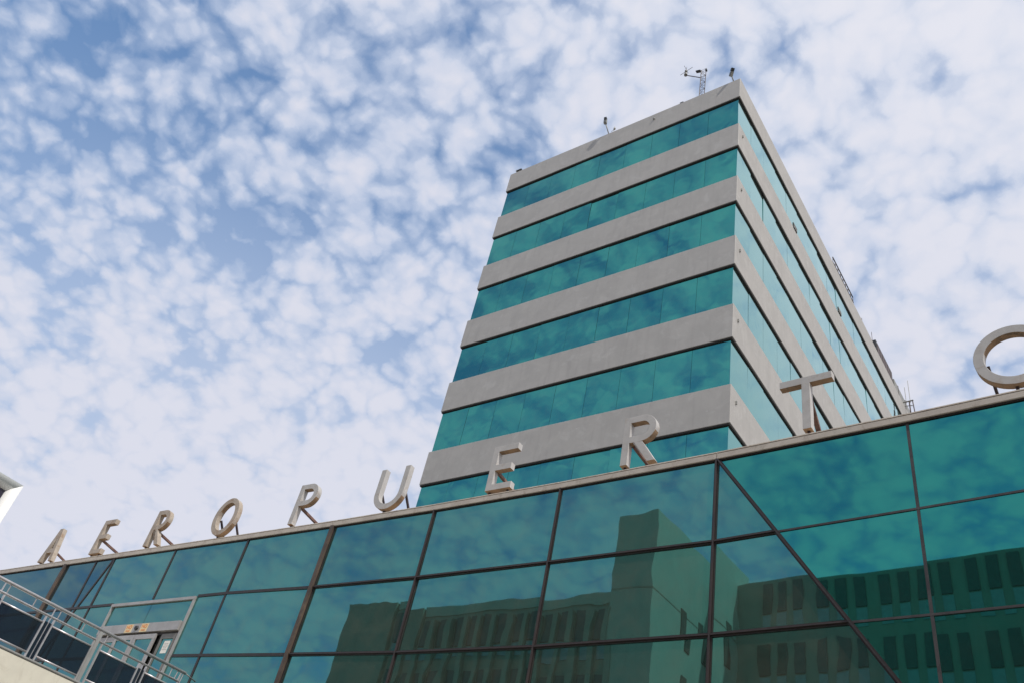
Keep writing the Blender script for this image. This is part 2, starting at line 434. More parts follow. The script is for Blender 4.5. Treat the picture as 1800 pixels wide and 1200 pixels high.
def clip(poly, fn, keep_right):
    """clip polygon by the line x = fn(z)"""
    out = []
    for i in range(len(poly)):
        a, b = poly[i], poly[(i+1) % len(poly)]
        da, db = a[0]-fn(a[1]), b[0]-fn(b[1])
        if not keep_right: da, db = -da, -db
        if da >= 0: out.append(a)
        if da*db < 0:
            f = da/(da-db); out.append((a[0]+(b[0]-a[0])*f, a[1]+(b[1]-a[1])*f))
    return out


def area(p): return abs(sum(p[i][0]*p[(i+1) % len(p)][1]-p[(i+1) % len(p)][0]*p[i][1] for i in range(len(p))))/2


for i in range(len(FX)-1):
    for r in range(6):
        x0, x1 = FX[i], FX[i+1]
        q = [(x0, zr(r+1, x0)), (x1, zr(r+1, x1)), (x1, zr(r, x1)), (x0, zr(r, x0))]
        if x0 >= -21.5 and x1 <= -16.4 and r >= 1:
            zc0, zc1 = zr(r+1, x0), zr(r, x0)
            if zc0 < DZ0-0.3 < zc1 or zc1 > DZ0:
                if x0 < DX0 < x1: q = [(x0, zc0), (DX0, zc0), (DX0, zc1), (x0, zc1)]
                elif x0 < DX1 < x1: q = [(DX1, zr(r+1, DX1)), (x1, zr(r+1, x1)), (x1, zr(r, x1)), (DX1, zr(r, DX1))]
        if x1 <= -5.05 and x0 >= -21.47: pane(q, M['pane_left'])
        elif x0 >= -5.07:
            a, b = clip(q, diagR, False), clip(q, diagR, True)
            if len(a) > 2 and area(a) > 0.01: pane(a, M['pane_left'])
            if len(b) > 2 and area(b) > 0.01: pane(b, M['pane_right'])
        else:
            a, b = clip(q, diagL, False), clip(q, diagL, True)
            if len(a) > 2 and area(a) > 0.01: pane(a, M['pane_dull'])
            if len(b) > 2 and area(b) > 0.01: pane(b, M['pane_left'])

# mullions and transoms
def mull(pts, kind):
    hw, m, cap = {'std': (0.037, M['mull'], M['mull_cap']), 'thin': (0.020, M['mull_thin'], None), 'brown': (0.070, M['mull'], M['mull_brown']), 'mid': (0.026, M['mull'], None), 'diag': (0.032, M['mull'], M['mull_cap'])}[kind]
    bm = new(); wbar(bm, pts, hw, -0.02, 0.018 if kind != 'thin' else 0.012)
    if cap:
        wbar(bm, pts, hw*(0.34 if kind != 'brown' else 0.62), 0.018, 0.05 if kind != 'brown' else 0.07, 1)
        part('mullion', bm, [m, cap], label='wide brown mullion' if kind == 'brown' else None)
    else: part('mullion', bm, m)


for i, x in enumerate(FX[1:-1], 1):
    kind = 'std'
    if i in (3, 7): kind = 'brown'
    if i in (4, 5, 6): kind = 'mid'
    if x > -5: kind = 'thin'
    zb = ZR[-1][i]+E0
    if i == 5: mull([(x, 8.0+E0), (x, 6.70+E0)], kind)
    else: mull([(x, 8.0+E0), (x, zb)], kind)
mull([(-22.25, 8.0+E0), (-22.25, 0.4)], 'mid')
mull([(-5.04, 8.0+E0-0.01), (diagR(1.2), 1.2)], 'diag')
mull([(-21.5, 8.0+E0-0.01), (diagL(2.5), 2.5)], 'mid')
for r in range(1, 6):
    def seg(a, b, kind):
        xs = [a]+[x for x in FX if a < x < b]+[b]
        bm = new(); hw = {'std': 0.034, 'thin': 0.015, 'mid': 0.030}[kind]
        for u, v in zip(xs, xs[1:]):
            wbar(bm, [(u, zr(r, u)), (v, zr(r, v))], hw, -0.018, 0.022 if kind != 'thin' else 0.014)
        if kind == 'std':
            for u, v in zip(xs, xs[1:]): wbar(bm, [(u, zr(r, u)), (v, zr(r, v))], hw*0.30, 0.022, 0.046, 1)
            part('transom', bm, [M['mull'], M['mull_cap']])
        else: part('transom', bm, M['mull_thin'] if kind == 'thin' else M['mull'])
    dr = diagR(zr(r, diagR(8.0+E0-1.46*r)))
    seg(dr, FX[-1], 'thin')
    if 1 <= r <= 3:
        seg(FX[0], DX0-0.03, 'mid'); seg(DX1+0.03, -13.77, 'mid')
    else: seg(FX[0], -13.77, 'mid')
    seg(-13.77, dr, 'std')

# coping in three lengths, each a swept profile
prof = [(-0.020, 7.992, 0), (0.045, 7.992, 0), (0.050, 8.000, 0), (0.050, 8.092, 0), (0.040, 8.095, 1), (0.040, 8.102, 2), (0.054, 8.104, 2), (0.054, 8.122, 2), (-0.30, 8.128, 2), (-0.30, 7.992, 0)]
for a, b in ((FX[0], -13.80), (-13.79, -5.055), (-5.045, FX[-1])):
    xs = [a]+[x for x in FX if a < x < b]+[b]; bm = new(); rows = []
    for x in xs: rows.append([bm.verts.new((x, fy(x)-d, z+E0)) for d, z, _ in prof])
    n = len(prof)
    for p, q in zip(rows, rows[1:]):
        for k in range(n):
            f = bm.faces.new((p[k], q[k], q[(k+1) % n], p[(k+1) % n])); f.material_index = prof[k][2]
    bm.faces.new(rows[0]); bm.faces.new(rows[-1][::-1]); bmesh.ops.recalc_face_normals(bm, faces=bm.faces)
    part('coping', bm, [M['coping'], M['coping_shade'], M['coping_lip']])
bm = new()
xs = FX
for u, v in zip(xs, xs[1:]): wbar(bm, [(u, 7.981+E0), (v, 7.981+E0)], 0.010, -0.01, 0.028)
part('coping_painted_shade', bm, M['coping_shade'])  # dark strip painted in as the shade beneath the coping
# body behind the glass
bm = new(); lo_ = []; hi_ = []
pl = [(x, y+0.09) for x, y in zip(FX, FY)]+[(FX[-1], 70.0), (FX[0], 70.0)]
lo_ = [bm.verts.new((x, y, 0.0)) for x, y in pl]; hi_ = [bm.verts.new((x, y, 9.38)) for x, y in pl]
for k in range(len(pl)):
    j = (k+1) % len(pl); bm.faces.new((lo_[k], lo_[j], hi_[j], hi_[k]))
bm.faces.new(hi_); bm.faces.new(lo_[::-1]); bmesh.ops.recalc_face_normals(bm, faces=bm.faces)
part('shell', bm, M['backing'])
bm = new(); pl = [(x, y+0.30) for x, y in zip(FX, FY)]+[(FX[-1], 70.0), (FX[0], 70.0)]
a = [bm.verts.new((x, y, 9.39)) for x, y in pl]; b = [bm.verts.new((x, y, 9.55)) for x, y in pl]
for k in range(len(pl)):
    j = (k+1) % len(pl); bm.faces.new((a[k], a[j], b[j], b[k]))
bm.faces.new(b); bm.faces.new(a[::-1]); bmesh.ops.recalc_face_normals(bm, faces=bm.faces)
part('roof', bm, M['roof'])

# ------------------------------------------------------------------ entrance (part of the terminal)
ent = part('entrance', (lambda bm: (wbar(bm, [(DX0, DZ1-0.045), (DX1, DZ1-0.045)], 0.034, -0.04, 0.05),
                                     wbar(bm, [(DX0+0.03, DZ1-0.079), (DX0+0.03, DZ0)], 0.020, -0.04, 0.045),
                                     wbar(bm, [(DX1-0.03, DZ1-0.079), (DX1-0.03, DZ0)], 0.026, -0.04, 0.045), bm)[-1])(new()), M['alu'], label='aluminium framed sliding entrance')


def epart(name, pts, half, d0, d1, m, **k):
    bm = new(); wbar(bm, pts, half, d0, d1); return part(name, bm, m, ent, **k)


HZ0, HZ1 = 5.85+E0, 6.06+E0
epart('header_box', [(DX0+0.06, (HZ0+HZ1)/2), (DX1-0.08, (HZ0+HZ1)/2)], (HZ1-HZ0)/2, -0.03, 0.09, M['alu'])
epart('header_painted_shade', [(DX0+0.06, HZ0-0.03), (DX1-0.08, HZ0-0.03)], 0.03, -0.03, 0.01, M['mull'])  # dark strip in place of the shade below the header box
for (a, b) in ((DX0+0.06, -18.95), (-18.935, DX1-0.08)):
    epart('transom_pane', [(a, (HZ1+DZ1-0.09)/2), (b, (HZ1+DZ1-0.09)/2)], (DZ1-0.09-HZ1)/2, -0.02, 0.0, M['pane_dull'] if False else M['pane_left'])
zt = HZ0-0.06


def leaf(x0, x1, dep, st, m):
    mid = (zt+DZ0)/2
    epart('leaf_rail', [(x0, zt-0.055), (x1, zt-0.055)], 0.055, dep, dep+0.04, m)
    for x, w in ((x0+st/2, st/2), (x1-st/2, st/2)):
        epart('leaf_stile', [(x, zt-0.11), (x, DZ0+0.02)], w, dep, dep+0.04, m)
    epart('leaf_pane', [(x0+st, mid-0.055), (x1-st, mid-0.055)], (zt-DZ0-0.11)/2, dep+0.01, dep+0.02, M['pane_left'])


leaf(DX0+0.07, -19.62, 0.0, 0.09, M['alu'])
leaf(-19.60, -18.895, 0.05, 0.075, M['alu'])
leaf(-18.88, -18.12, 0.05, 0.085, M['alu'])
leaf(-17.98, DX1-0.09, 0.0, 0.06, M['alu_dark'])
epart('leaf_gap', [(-18.05, zt), (-18.05, DZ0)], 0.06, -0.02, 0.0, M['backing'])


def text_mesh(s, size):
    cu = bpy.data.curves.new('t', 'FONT'); cu.body = s; cu.size = size; cu.extrude = 0.001; cu.align_x = 'CENTER'; cu.align_y = 'CENTER'
    cu.offset = size*0.012
    o = bpy.data.objects.new('t', cu); col.objects.link(o); bpy.context.view_layer.update()
    me = bpy.data.meshes.new_from_object(o.evaluated_get(bpy.context.evaluated_depsgraph_get())); bpy.data.objects.remove(o)
    me.materials.clear(); return me


for xc, lb in ((-19.24, 'left yellow sticker printed NO'), (-18.68, 'right yellow sticker printed NO')):
    zc = (HZ0+HZ1)/2-0.005
    epart('sticker', [(xc-0.125, zc), (xc+0.125, zc)], 0.098, 0.09, 0.094, M['sticker'], label=lb)
    for s, sz, dz_ in (('NO', 0.125, 0.030), ('PASAR', 0.050, -0.058)):
        me = text_mesh(s, sz); me.materials.append(M['orange'])
        obj('printed_word', me, None, ent, loc=Vector((xc, fy(xc)-0.0965, zc+dz_))-TB, rot=(math.radians(90), 0, math.radians(1.9)))
bm = new(); tube(bm, (-18.95, fy(-18.95)-0.08, 5.95+E0), (-18.95, fy(-18.95)-0.13, 5.945+E0), 0.06, 12, 0.045); part('door_sensor', bm, M['black'], ent)
epart('paper_notice', [(-17.80, 5.49+E0), (-17.60, 5.49+E0)], 0.14, 0.021, 0.024, M['paper'])
for q, w in ((0.07, 0.14), (0.02, 0.16), (-0.02, 0.12), (-0.06, 0.15)):
    epart('printed_line', [(-17.70-w/2, 5.49+E0+q), (-17.70+w/2, 5.49+E0+q)], 0.008, 0.024, 0.0255, M['print'])

# ------------------------------------------------------------------ roof letters
LZ0, LH, SW, LD = 8.315+E0, 1.035, 0.138, 0.115


def arc(cx, cz, rx, rz, a0, a1, n=20):
    return [(cx+rx*math.cos(math.radians(a0+(a1-a0)*i/n)), cz+rz*math.sin(math.radians(a0+(a1-a0)*i/n))) for i in range(n+1)]


def glyph(ch, w):
    h, s = LH, SW
    if ch == 'A':
        tw = 0.16; m = w/2; k = lambda z: (m-tw/2)*z/h
        hz0, hz1 = 0.26, 0.40; st = 0.155
        inner_top = h*(1-0.22)
        ix = lambda z: k(z)+st
        ox = lambda z: w-k(z)-st
        return [[(0, 0), (st, 0), (ix(hz0), hz0), (ox(hz0), hz0), (w-st, 0), (w, 0), (m+tw/2, h), (m-tw/2, h)],
                [(ix(hz1), hz1), (m, min(h-0.1, (m-st)*h/(m-tw/2))), (ox(hz1), hz1)]]
    if ch == 'E':
        return [[(0, 0), (w, 0), (w, s), (s, s), (s, h/2-s/2), (w*0.86, h/2-s/2), (w*0.86, h/2+s/2), (s, h/2+s/2), (s, h-s), (w, h-s), (w, h), (0, h)]]
    if ch == 'T':
        return [[(w/2-s/2, 0), (w/2+s/2, 0), (w/2+s/2, h-s), (w, h-s), (w, h), (0, h), (0, h-s), (w/2-s/2, h-s)]]
    if ch == 'U':
        r = w/2
        return [[(0, h), (0, r)]+arc(r, r, r, r, 180, 360)+[(w, r), (w, h), (w-s, h), (w-s, r)]+arc(r, r, r-s, r-s, 360, 180)+[(s, r), (s, h)]]
    if ch == 'O':
        return [arc(w/2, h/2, w/2, h/2, 0, 360, 56)[:-1], arc(w/2, h/2, w/2-s, h/2-s, 360, 0, 56)[:-1]]
    bh = h*0.56; zc = h-bh/2; r = bh/2; xb = w-r
    bowl = [(xb, h-bh)]+arc(xb, zc, r, r, -90, 90)+[(xb, h), (0, h)]
    hole = [(s, h-bh+s), (s, h-s), (xb, h-s)]+arc(xb, zc, r-s, r-s, 90, -90)+[(xb, h-bh+s)]
    if ch == 'P': return [[(0, 0), (s, 0), (s, h-bh)]+bowl, hole]
    lx = w+0.03
    return [[(0, 0), (s, 0), (s, h-bh), (s+0.10, h-bh), (lx-s*1.15, 0), (lx, 0), (xb+0.03, h-bh)]+bowl[1:], hole]


def letter_mesh(ch, w):
    cu = bpy.data.curves.new('l', 'CURVE'); cu.dimensions = '2D'; cu.fill_mode = 'BOTH'; cu.extrude = LD/2; cu.bevel_depth = 0.006; cu.offset = -0.006
    for pts in glyph(ch, w):
        sp = cu.splines.new('POLY'); cl = []
        for p in pts:
            if not cl or (abs(p[0]-cl[-1][0])+abs(p[1]-cl[-1][1])) > 1e-4: cl.append(p)
        if abs(cl[0][0]-cl[-1][0])+abs(cl[0][1]-cl[-1][1]) < 1e-4: cl.pop()
        sp.points.add(len(cl)-1)
        for q, p in zip(sp.points, cl): q.co = (p[0], p[1], 0, 1)
        sp.use_cyclic_u = True
    o = bpy.data.objects.new('l', cu); col.objects.link(o); bpy.context.view_layer.update()
    me = bpy.data.meshes.new_from_object(o.evaluated_get(bpy.context.evaluated_depsgraph_get())); bpy.data.objects.remove(o)
    bm = new(); bm.from_mesh(me)
    bmesh.ops.transform(bm, matrix=Matrix.Rotation(math.radians(90), 4, 'X'), verts=bm.verts)
    bmesh.ops.remove_doubles(bm, verts=bm.verts, dist=1e-4); bm.normal_update()
    for f in bm.faces:
        f.smooth = False; f.material_index = 1 if f.normal.z < -0.35 else 0  # faces pointing down get the brown material
    me.materials.clear(); bm.to_mesh(me); bm.free(); return me


LET = [('A', -25.53, 0.68, 'tan', 'leftmost capital letter A standing on the roof edge, seen very obliquely'),
       ('E', -23.07, 0.50, 'tan', 'weathered capital letter E between the A and the first R'),
       ('R', -20.72, 0.58, 'tan', 'first capital letter R from the left, between the E and the narrow O'),
       ('O', -18.27, 0.84, 'tan', 'tan rust stained capital letter O, the narrower looking one left of the P'),
       ('P', -15.45, 0.62, 'grey', 'capital letter P between the tan O and the U'),
       ('U', -12.97, 0.82, 'grey', 'capital letter U just left of the tower'),
       ('E', -9.93, 0.60, 'grey', 'capital letter E standing in front of the lowest tower bands'),
       ('R', -6.95, 0.66, 'grey', 'capital letter R in front of the tower, right of the larger E'),
       ('T', -4.03, 0.86, 'grey', 'capital letter T in front of the right tower face'),
       ('O', -1.15, 1.03, 'grey', 'large round capital letter O cut by the right picture edge')]
for ch, x, w, tone, lab in LET:
    yy = fy(x+w/2)+0.09
    L = thing('roof_letter', lab, 'letter', (x, yy, LZ0-0.165), 'roof letters spelling AEROPUERTO')
    L.rotation_euler.z = math.atan2(fy(x+w)-fy(x), w)
    me = letter_mesh(ch, w)
    obj('letter_body', me, [M['letter_tan' if tone == 'tan' else 'letter'], M['russet']], L, loc=(0, LD/2, 0.165))
    yb = LD
    def feet(xs):
        for xx in xs:
            obj('foot', B(xx-0.02, xx+0.02, yb/2, yb/2+0.04, 0.0, 0.17), M['strut_dark'], L)
    z = lambda h: 0.165+h
    if ch in 'ER' or ch == 'P':
        xx = SW*0.75 if ch != 'R' else SW
        bm = new(); beam(bm, (xx+0.03, yb, z(0.47)), (xx+0.12, yb+1.0, z(0.27)), 0.055, 0.055); obj('strut', bm, M['strut'], L)
        bm = new(); beam(bm, (xx+0.075, yb+0.55, z(0.34)), (xx+0.075, yb+0.55, -0.02), 0.03, 0.03, (1, 0, 0)); obj('strut', bm, M['strut_dark'], L)
        bm = new(); beam(bm, (xx+0.115, yb+0.95, z(0.26)), (xx+0.115, yb+0.95, -0.02), 0.045, 0.045, (1, 0, 0)); obj('strut', bm, M['strut_dark'], L)
        feet((SW/2,) if ch != 'E' else (SW/2, w-0.1))
    elif ch == 'A':
        bm = new(); beam(bm, (w*0.78, yb, z(0.30)), (w*0.86, yb+0.9, z(0.05)), 0.05, 0.05); obj('strut', bm, M['strut'], L)
        feet((0.09, w-0.09))
    elif ch == 'T':
        bm = new(); beam(bm, (w/2+0.03, yb, z(0.60)), (w/2+0.05, yb+0.55, 0.0), 0.075, 0.05); obj('strut', bm, M['strut'], L)
        feet((w/2,))
    else:
        xs = (SW*0.6, w-SW*0.6) if ch == 'U' else (0.16, w-0.16)
        for xx in xs:
            bm = new(); beam(bm, (xx, yb, z(0.50)), (xx+0.02, yb+0.50, 0.0), 0.04, 0.04); obj('strut', bm, M['strut_dark'], L)
        feet((w/2-0.05,))
pst = thing('short_roof_post', 'short leaning bare steel post on the roof edge beside the weathered E', 'post', (-21.93, fy(-21.93)+0.9, 9.45))
bm = new(); beam(bm, (0, 0, 0), (0, 0, 0.95), 0.045, 0.045, (1, 0, 0)); obj('shaft', bm, M['strut'], pst)
obj('base_plate', B(-0.06, 0.06, -0.06, 0.06, 0.08, 0.10), M['strut_dark'], pst)

# ------------------------------------------------------------------ raised walkway and its railing
WX, WZ = -16.0, 3.77+E0
walk = thing('raised_walkway', 'cream rendered raised walkway leading to the glass entrance', 'walkway', (WX, 2.0, 0))
WO = Vector((WX, 2.0, 0))
def wp(name, bm, m, parent=walk):
    bmesh.ops.translate(bm, verts=bm.verts, vec=-WO); return obj(name, bm, m, parent)
wp('wall', B(-24.0, WX, -6.0, fy(-18)-0.12, 0.0, WZ-0.03), M['render_wall'])
wp('edge_strip', B(WX-0.10, WX+0.012, -6.0, 10.55, WZ-0.029, WZ-0.004), M['alu'])
wp('drip_groove', B(WX-0.01, WX+0.004, -6.0, 10.55, WZ-0.050, WZ-0.040), M['mull_thin'])
rail = thing('steel_railing', 'steel railing with dark infill panels along the raised walkway', 'railing', (WX, 2.0, WZ))
RO = Vector((WX, 2.0, WZ))
def rp(name, bm, m, parent=rail, **k):
    bmesh.ops.translate(bm, verts=bm.verts, vec=-RO); return obj(name, bm, m, parent, **k)
RX = WX-0.03; zt_ = 4.715+E0; z2 = 4.52+E0; zp1 = 4.385+E0; zp0 = 3.845+E0
bm = new(); tube(bm, (RX, 1.0, zt_), (RX, 10.32, zt_), 0.030, 10); rp('top_rail', bm, M['steel'])
bm = new(); tube(bm, (RX, 10.32, zt_-0.002), (RX-0.02, 10.62, zt_-0.05), 0.012, 8); rp('wall_tie', bm, M['alu_dark'])
bm = new(); tube(bm, (RX, 1.0, z2), (RX, 10.25, z2), 0.022, 8); rp('second_rail', bm, M['steel'])
yk = 1.15
while yk < 10.0:
    if not any(abs(yk-p) < 0.1 for p in (8.30,)):
        bm = new(); tube(bm, (RX, yk, z2), (RX, yk, zt_-0.02), 0.010, 6); rp('picket', bm, M['steel'])
    yk += 0.52
for yk in (10.12, 10.20, 10.26):
    bm = new(); tube(bm, (RX, yk, z2-0.1 if yk > 10.2 else z2), (RX, yk+0.02, zt_-0.02), 0.010, 6); rp('picket', bm, M['steel'])
posts = [1.02, 2.08, 3.12, 4.16, 5.22, 6.25, 7.27, 8.31, 9.36, 10.22]
for i, y in enumerate(posts):
    for dy, w in ((-0.085, 0.026), (0.0, 0.010), (0.085, 0.026)):
        if y > 10 and dy < 0: continue
        top = z2-0.02 if dy else z2+0.02
        rp('post', B(RX-0.02, RX+0.02, y+dy-w/2, y+dy+w/2, WZ-0.004, top), M['steel'] if i != 7 else M['alu'])
    if i == 7: rp('post_plate', B(RX-0.012, RX+0.024, y-0.068, y-0.008, WZ-0.003, zt_-0.03), M['alu'], label='broad plate on the post in front of the door')
    else: rp('post_plate', B(RX-0.006, RX+0.006, y-0.068, y+0.068, WZ+0.002, z2-0.10), M['smoke'])
    rp('post_clamp', B(RX-0.012, RX+0.012, y-0.008, y+0.008, z2, zt_-0.02), M['steel'])
for a, b in zip(posts, posts[1:]):
    y0, y1 = a+0.099, b-0.099
    bm = new(); tube(bm, (RX, y0, zp1), (RX, y1, zp1), 0.019, 8); rp('panel_rail', bm, M['steel'])
    bm = new(); tube(bm, (RX, y0, zp0), (RX, y1, zp0), 0.018, 8); rp('panel_rail', bm, M['steel'])
    rp('infill_panel', B(RX-0.005, RX+0.005, y0+0.004, y1-0.004, zp0+0.014, zp1-0.016), M['smoke'])

# ------------------------------------------------------------------ white framed sign (its corner shows at the left edge)
SX, SYc, SZc = -8.0, 2.80, 3.12+E0
sg = thing('framed_sign', 'dark sign board in a thick white rounded frame, its corner showing at the left edge', 'sign', (SX, 0.9, 0))
SO = Vector((SX, 0.9, 0)); rr = 0.062
def sp_(name, bm, m):
    bmesh.ops.translate(bm, verts=bm.verts, vec=-SO); return obj(name, bm, m, sg)
def mitre(p, q, din):
    """half-round frame bar from p to q in the plane x = SX, mitred; din = inward direction"""
    bm = new(); p = Vector(p); q = Vector(q); d = (q-p).normalized(); n = Vector((0, din[0], din[1])); N = 14; A = []; Q = []
    for i in range(N):
        an = 2*math.pi*i/N; off = rr+rr*math.cos(an); X = rr*1.0*math.sin(an)
        A.append(bm.verts.new(p+n*off+Vector((X, 0, 0))+d*off)); Q.append(bm.verts.new(q+n*off+Vector((X, 0, 0))-d*off))
    for i in range(N):
        j = (i+1) % N; f = bm.faces.new((A[i], A[j], Q[j], Q[i])); f.smooth = True
    bm.faces.new(A[::-1]); bm.faces.new(Q); bmesh.ops.recalc_face_normals(bm, faces=bm.faces)
    sp_('frame_bar', bm, M['white_tube'])
Y0, Y1, Z0s, Z1s = -1.0, SYc, 2.3, SZc
mitre((SX, Y1, Z1s), (SX, Y0, Z1s), (0, -1)); mitre((SX, Y1, Z1s), (SX, Y1, Z0s), (-1, 0))
mitre((SX, Y0, Z1s), (SX, Y0, Z0s), (1, 0)); mitre((SX, Y1, Z0s), (SX, Y0, Z0s), (0, 1))
sp_('board', B(SX-0.03, SX+0.02, Y0+0.12, Y1-0.12, Z0s+0.12, Z1s-0.12), M['navy'])
for y in (-0.4, 2.2):
    bm = new(); tube(bm, (SX-0.02, y, 0), (SX-0.02, y, Z0s+0.1), 0.06, 12); sp_('leg', bm, M['white_tube'])

# ------------------------------------------------------------------ things on the tower roof
def flood(x, y, z, yaw, lab, tilt, up_=0.45, outw=0.6, lean=0.0):
    f = thing('floodlight', lab, 'floodlight', (x, y, z), 'floodlights on the tower parapet')
    bm = new(); tube(bm, (0, 0.15, -0.05), (0, 0.15, 0.05), 0.03); tube(bm, (0, 0.15, 0.05), (0, -outw*0.78, up_*0.78), 0.028); obj('arm', bm, M['lamp_grey'], f)
    Rm = Matrix.Translation((0, -outw*0.86, up_*0.86)) @ Matrix.Rotation(yaw, 4, 'Z') @ Matrix.Rotation(lean, 4, 'Y') @ Matrix.Rotation(tilt, 4, 'X')
    bm = bev(B(-0.08, 0.08, -0.06, 0.07, -0.11, 0.12), 0.02); bmesh.ops.transform(bm, matrix=Rm, verts=bm.verts); hd = obj('lamp_head', bm, M['lamp_grey'], f)
    bm = bev(B(-0.07, 0.07, -0.08, 0.07, 0.13, 0.29), 0.025); bmesh.ops.transform(bm, matrix=Rm, verts=bm.verts); obj('visor', bm, M['black'], f)
    bm = B(-0.06, 0.06, -0.075, -0.061, -0.09, 0.09); bmesh.ops.transform(bm, matrix=Rm, verts=bm.verts); obj('lens', bm, M['slot'], hd)
    return f
flood(-16.44, 21.1, ZT+0.02, 0.2, 'floodlight on a leaning arm at the middle of the tower parapet', 0.15, 0.70, 0.50)
flood(-9.74, 21.1, ZT+0.02, -0.5, 'floodlight on a short arm by the sharp front corner of the tower', 0.2, 0.42, 0.30, 0.75)

mx, my = -11.95, 22.0
mast = thing('lattice_mast', 'slim lattice weather mast with a side arm of instruments on the tower roof', 'mast', (mx, my, ZT-0.5))
mh = 4.50
for a_, b_ in ((0, 0), (0.28, 0), (0.14, 0.24)):
    bm = new(); tube(bm, (a_, b_, 0), (a_, b_, mh), 0.024 if a_ == 0 else 0.014, 6); obj('mast_leg', bm, M['mast'], mast)
pp = [(0, 0), (0.28, 0), (0.14, 0.24)]; nz_ = 15
for i in range(nz_):
    bm = new()
    for k in range(3):
        a_, b_ = pp[k], pp[(k+1) % 3]
        if i % 2: a_, b_ = b_, a_
        tube(bm, (*a_, mh*i/nz_), (*b_, mh*(i+1)/nz_), 0.007, 5); tube(bm, (*a_, mh*(i+1)/nz_), (*b_, mh*(i+1)/nz_), 0.006, 5)
    obj('lattice', bm, M['mast'], mast)
za = 39.75+E0-(ZT-0.5)
bm = new(); tube(bm, (0, 0, za), (-0.86, -0.05, za+0.78), 0.025, 6); obj('side_arm', bm, M['mast'], mast)
bm = new(); tube(bm, (-0.86, -0.05, za+0.72), (-0.86, -0.05, za+1.25), 0.03, 8); tube(bm, (-0.86, -0.05, za+0.78), (-0.86, -0.05, za+0.90), 0.09, 10); tube(bm, (-0.86, -0.05, za+1.1), (-0.86, -0.05, za+1.2), 0.07, 10); obj('sensor', bm, M['lamp_grey'], mast)
bm = new(); tube(bm, (-1.18, -0.05, za+1.02), (-0.5, -0.05, za+1.28), 0.012, 5); tube(bm, (-0.86, -0.3, za+1.32), (-0.86, 0.2, za+1.32), 0.010, 5); tube(bm, (-0.86, -0.05, za+1.2), (-0.84, -0.05, za+1.55), 0.010, 5); obj('wind_vane', bm, M['mast'], mast)
bm = bev(B(-0.30, -0.02, -0.10, 0.06, za+0.58, za+0.63), 0.02); bmesh.ops.rotate(bm, verts=bm.verts, cent=(0, 0, za+0.6), matrix=Matrix.Rotation(0.35, 3, 'Y')); obj('solar_panel', bm, M['black'], mast)
bm = bev(B(0.24, 0.33, -0.05, 0.05, mh-0.28, mh-0.14), 0.02); obj('beacon', bm, M['black'], mast)
bm = new(); tube(bm, (0.28, 0, 1.1), (0.62, 0.05, 0.1), 0.010, 5); obj('stay_cable', bm, M['mast'], mast)

ant = thing('whip_antenna', 'small pale whip antenna beside the floodlight in the middle of the parapet', 'antenna', (-16.2, 21.2, ZT))
bm = new(); tube(bm, (0, 0, -0.05), (0, 0, 0.75), 0.014, 6); obj('pole', bm, M['lamp_grey'], ant)
bm = new(); tube(bm, (-0.16, 0, 0.42), (0.10, 0, 0.50), 0.012, 5); tube(bm, (0, 0, 0.50), (0.02, 0, 0.62), 0.05, 8); obj('element', bm, M['lamp_grey'], ant)
cc = thing('security_camera', 'tiny dark camera on the far left end of the tower parapet', 'camera', (-21.95, 21.1, ZT))
bm = new(); tube(bm, (0, 0, -0.02), (0, 0, 0.22), 0.03, 6); obj('bracket', bm, M['lamp_grey'], cc)
bm = bev(B(-0.18, 0.12, -0.05, 0.05, 0.20, 0.29), 0.02); obj('housing', bm, M['black'], cc)
bm = B(-0.24, -0.17, -0.05, 0.05, 0.21, 0.31); obj('sunshade', bm, M['lamp_grey'], cc)
jb = thing('junction_box', 'little dark box on the tower parapet left of the lattice mast', 'box', (-12.35, 21.08, ZT))
obj('case', bev(B(-0.09, 0.09, -0.05, 0.12, -0.01, 0.14), 0.02), M['black'], jb); obj('conduit', B(-0.03, 0.20, 0.02, 0.05, 0.0, 0.03), M['lamp_grey'], jb)

# right-hand roof edge
hr = thing('roof_guardrail', 'short dark guardrail along the right edge of the tower roof', 'railing', (TX1-0.12, 34.3, ZT))
for q in (0.45, 0.90):
    bm = new(); tube(bm, (0, 0, q), (0, 3.5, q), 0.035, 6); obj('rail', bm, M['black'], hr)
for k in range(9):
    bm = new(); tube(bm, (0, k*0.4375, 0), (0, k*0.4375, 0.92), 0.02, 6); obj('baluster', bm, M['mast'], hr)
for k in range(8):
    bm = new(); tube(bm, (0, k*0.4375, 0.02), (0, k*0.4375+0.43, 0.88), 0.012, 5); obj('brace', bm, M['mast'], hr)
ac = thing('rooftop_unit', 'dark louvred plant unit on the right edge of the tower roof', 'plant unit', (TX1-0.65, 42.4, ZT))
obj('case', bev(B(-0.5, 0.5, 0, 3.4, -0.1, 1.45), 0.04), M['black'], ac)
for k in range(6): obj('louvre', B(0.50, 0.53, 0.12+k*0.53, 0.55+k*0.53, 0.1, 1.2), M['mast'], ac)
dk = thing('rooftop_duct', 'long grey duct behind the dark plant unit on the tower roof', 'duct', (TX1-0.50, 45.95, ZT))
obj('case', bev(B(-0.4, 0.4, 0, 8.2, -0.1, 1.05), 0.05), M['lamp_grey'], dk)
for k in range(5): obj('flange', B(-0.42, 0.42, 0.8+k*1.6, 0.86+k*1.6, -0.08, 1.075), M['mast'], dk)
for (y, h, lab) in ((41.3, 1.1, 'thin whip aerial just left of the dark plant unit'), (39.3, 0.55, 'shorter whip aerial above the right tower edge')):
    w_ = thing('whip_aerial', lab, 'antenna', (TX1-0.1, y, ZT)); bm = new(); tube(bm, (0, 0, -0.02), (0, 0, h), 0.016, 5); obj('rod', bm, M['mast'], w_)
    bm = new(); tube(bm, (0, 0, -0.02), (0, 0, 0.14), 0.035, 6); obj('base', bm, M['lamp_grey'], w_)
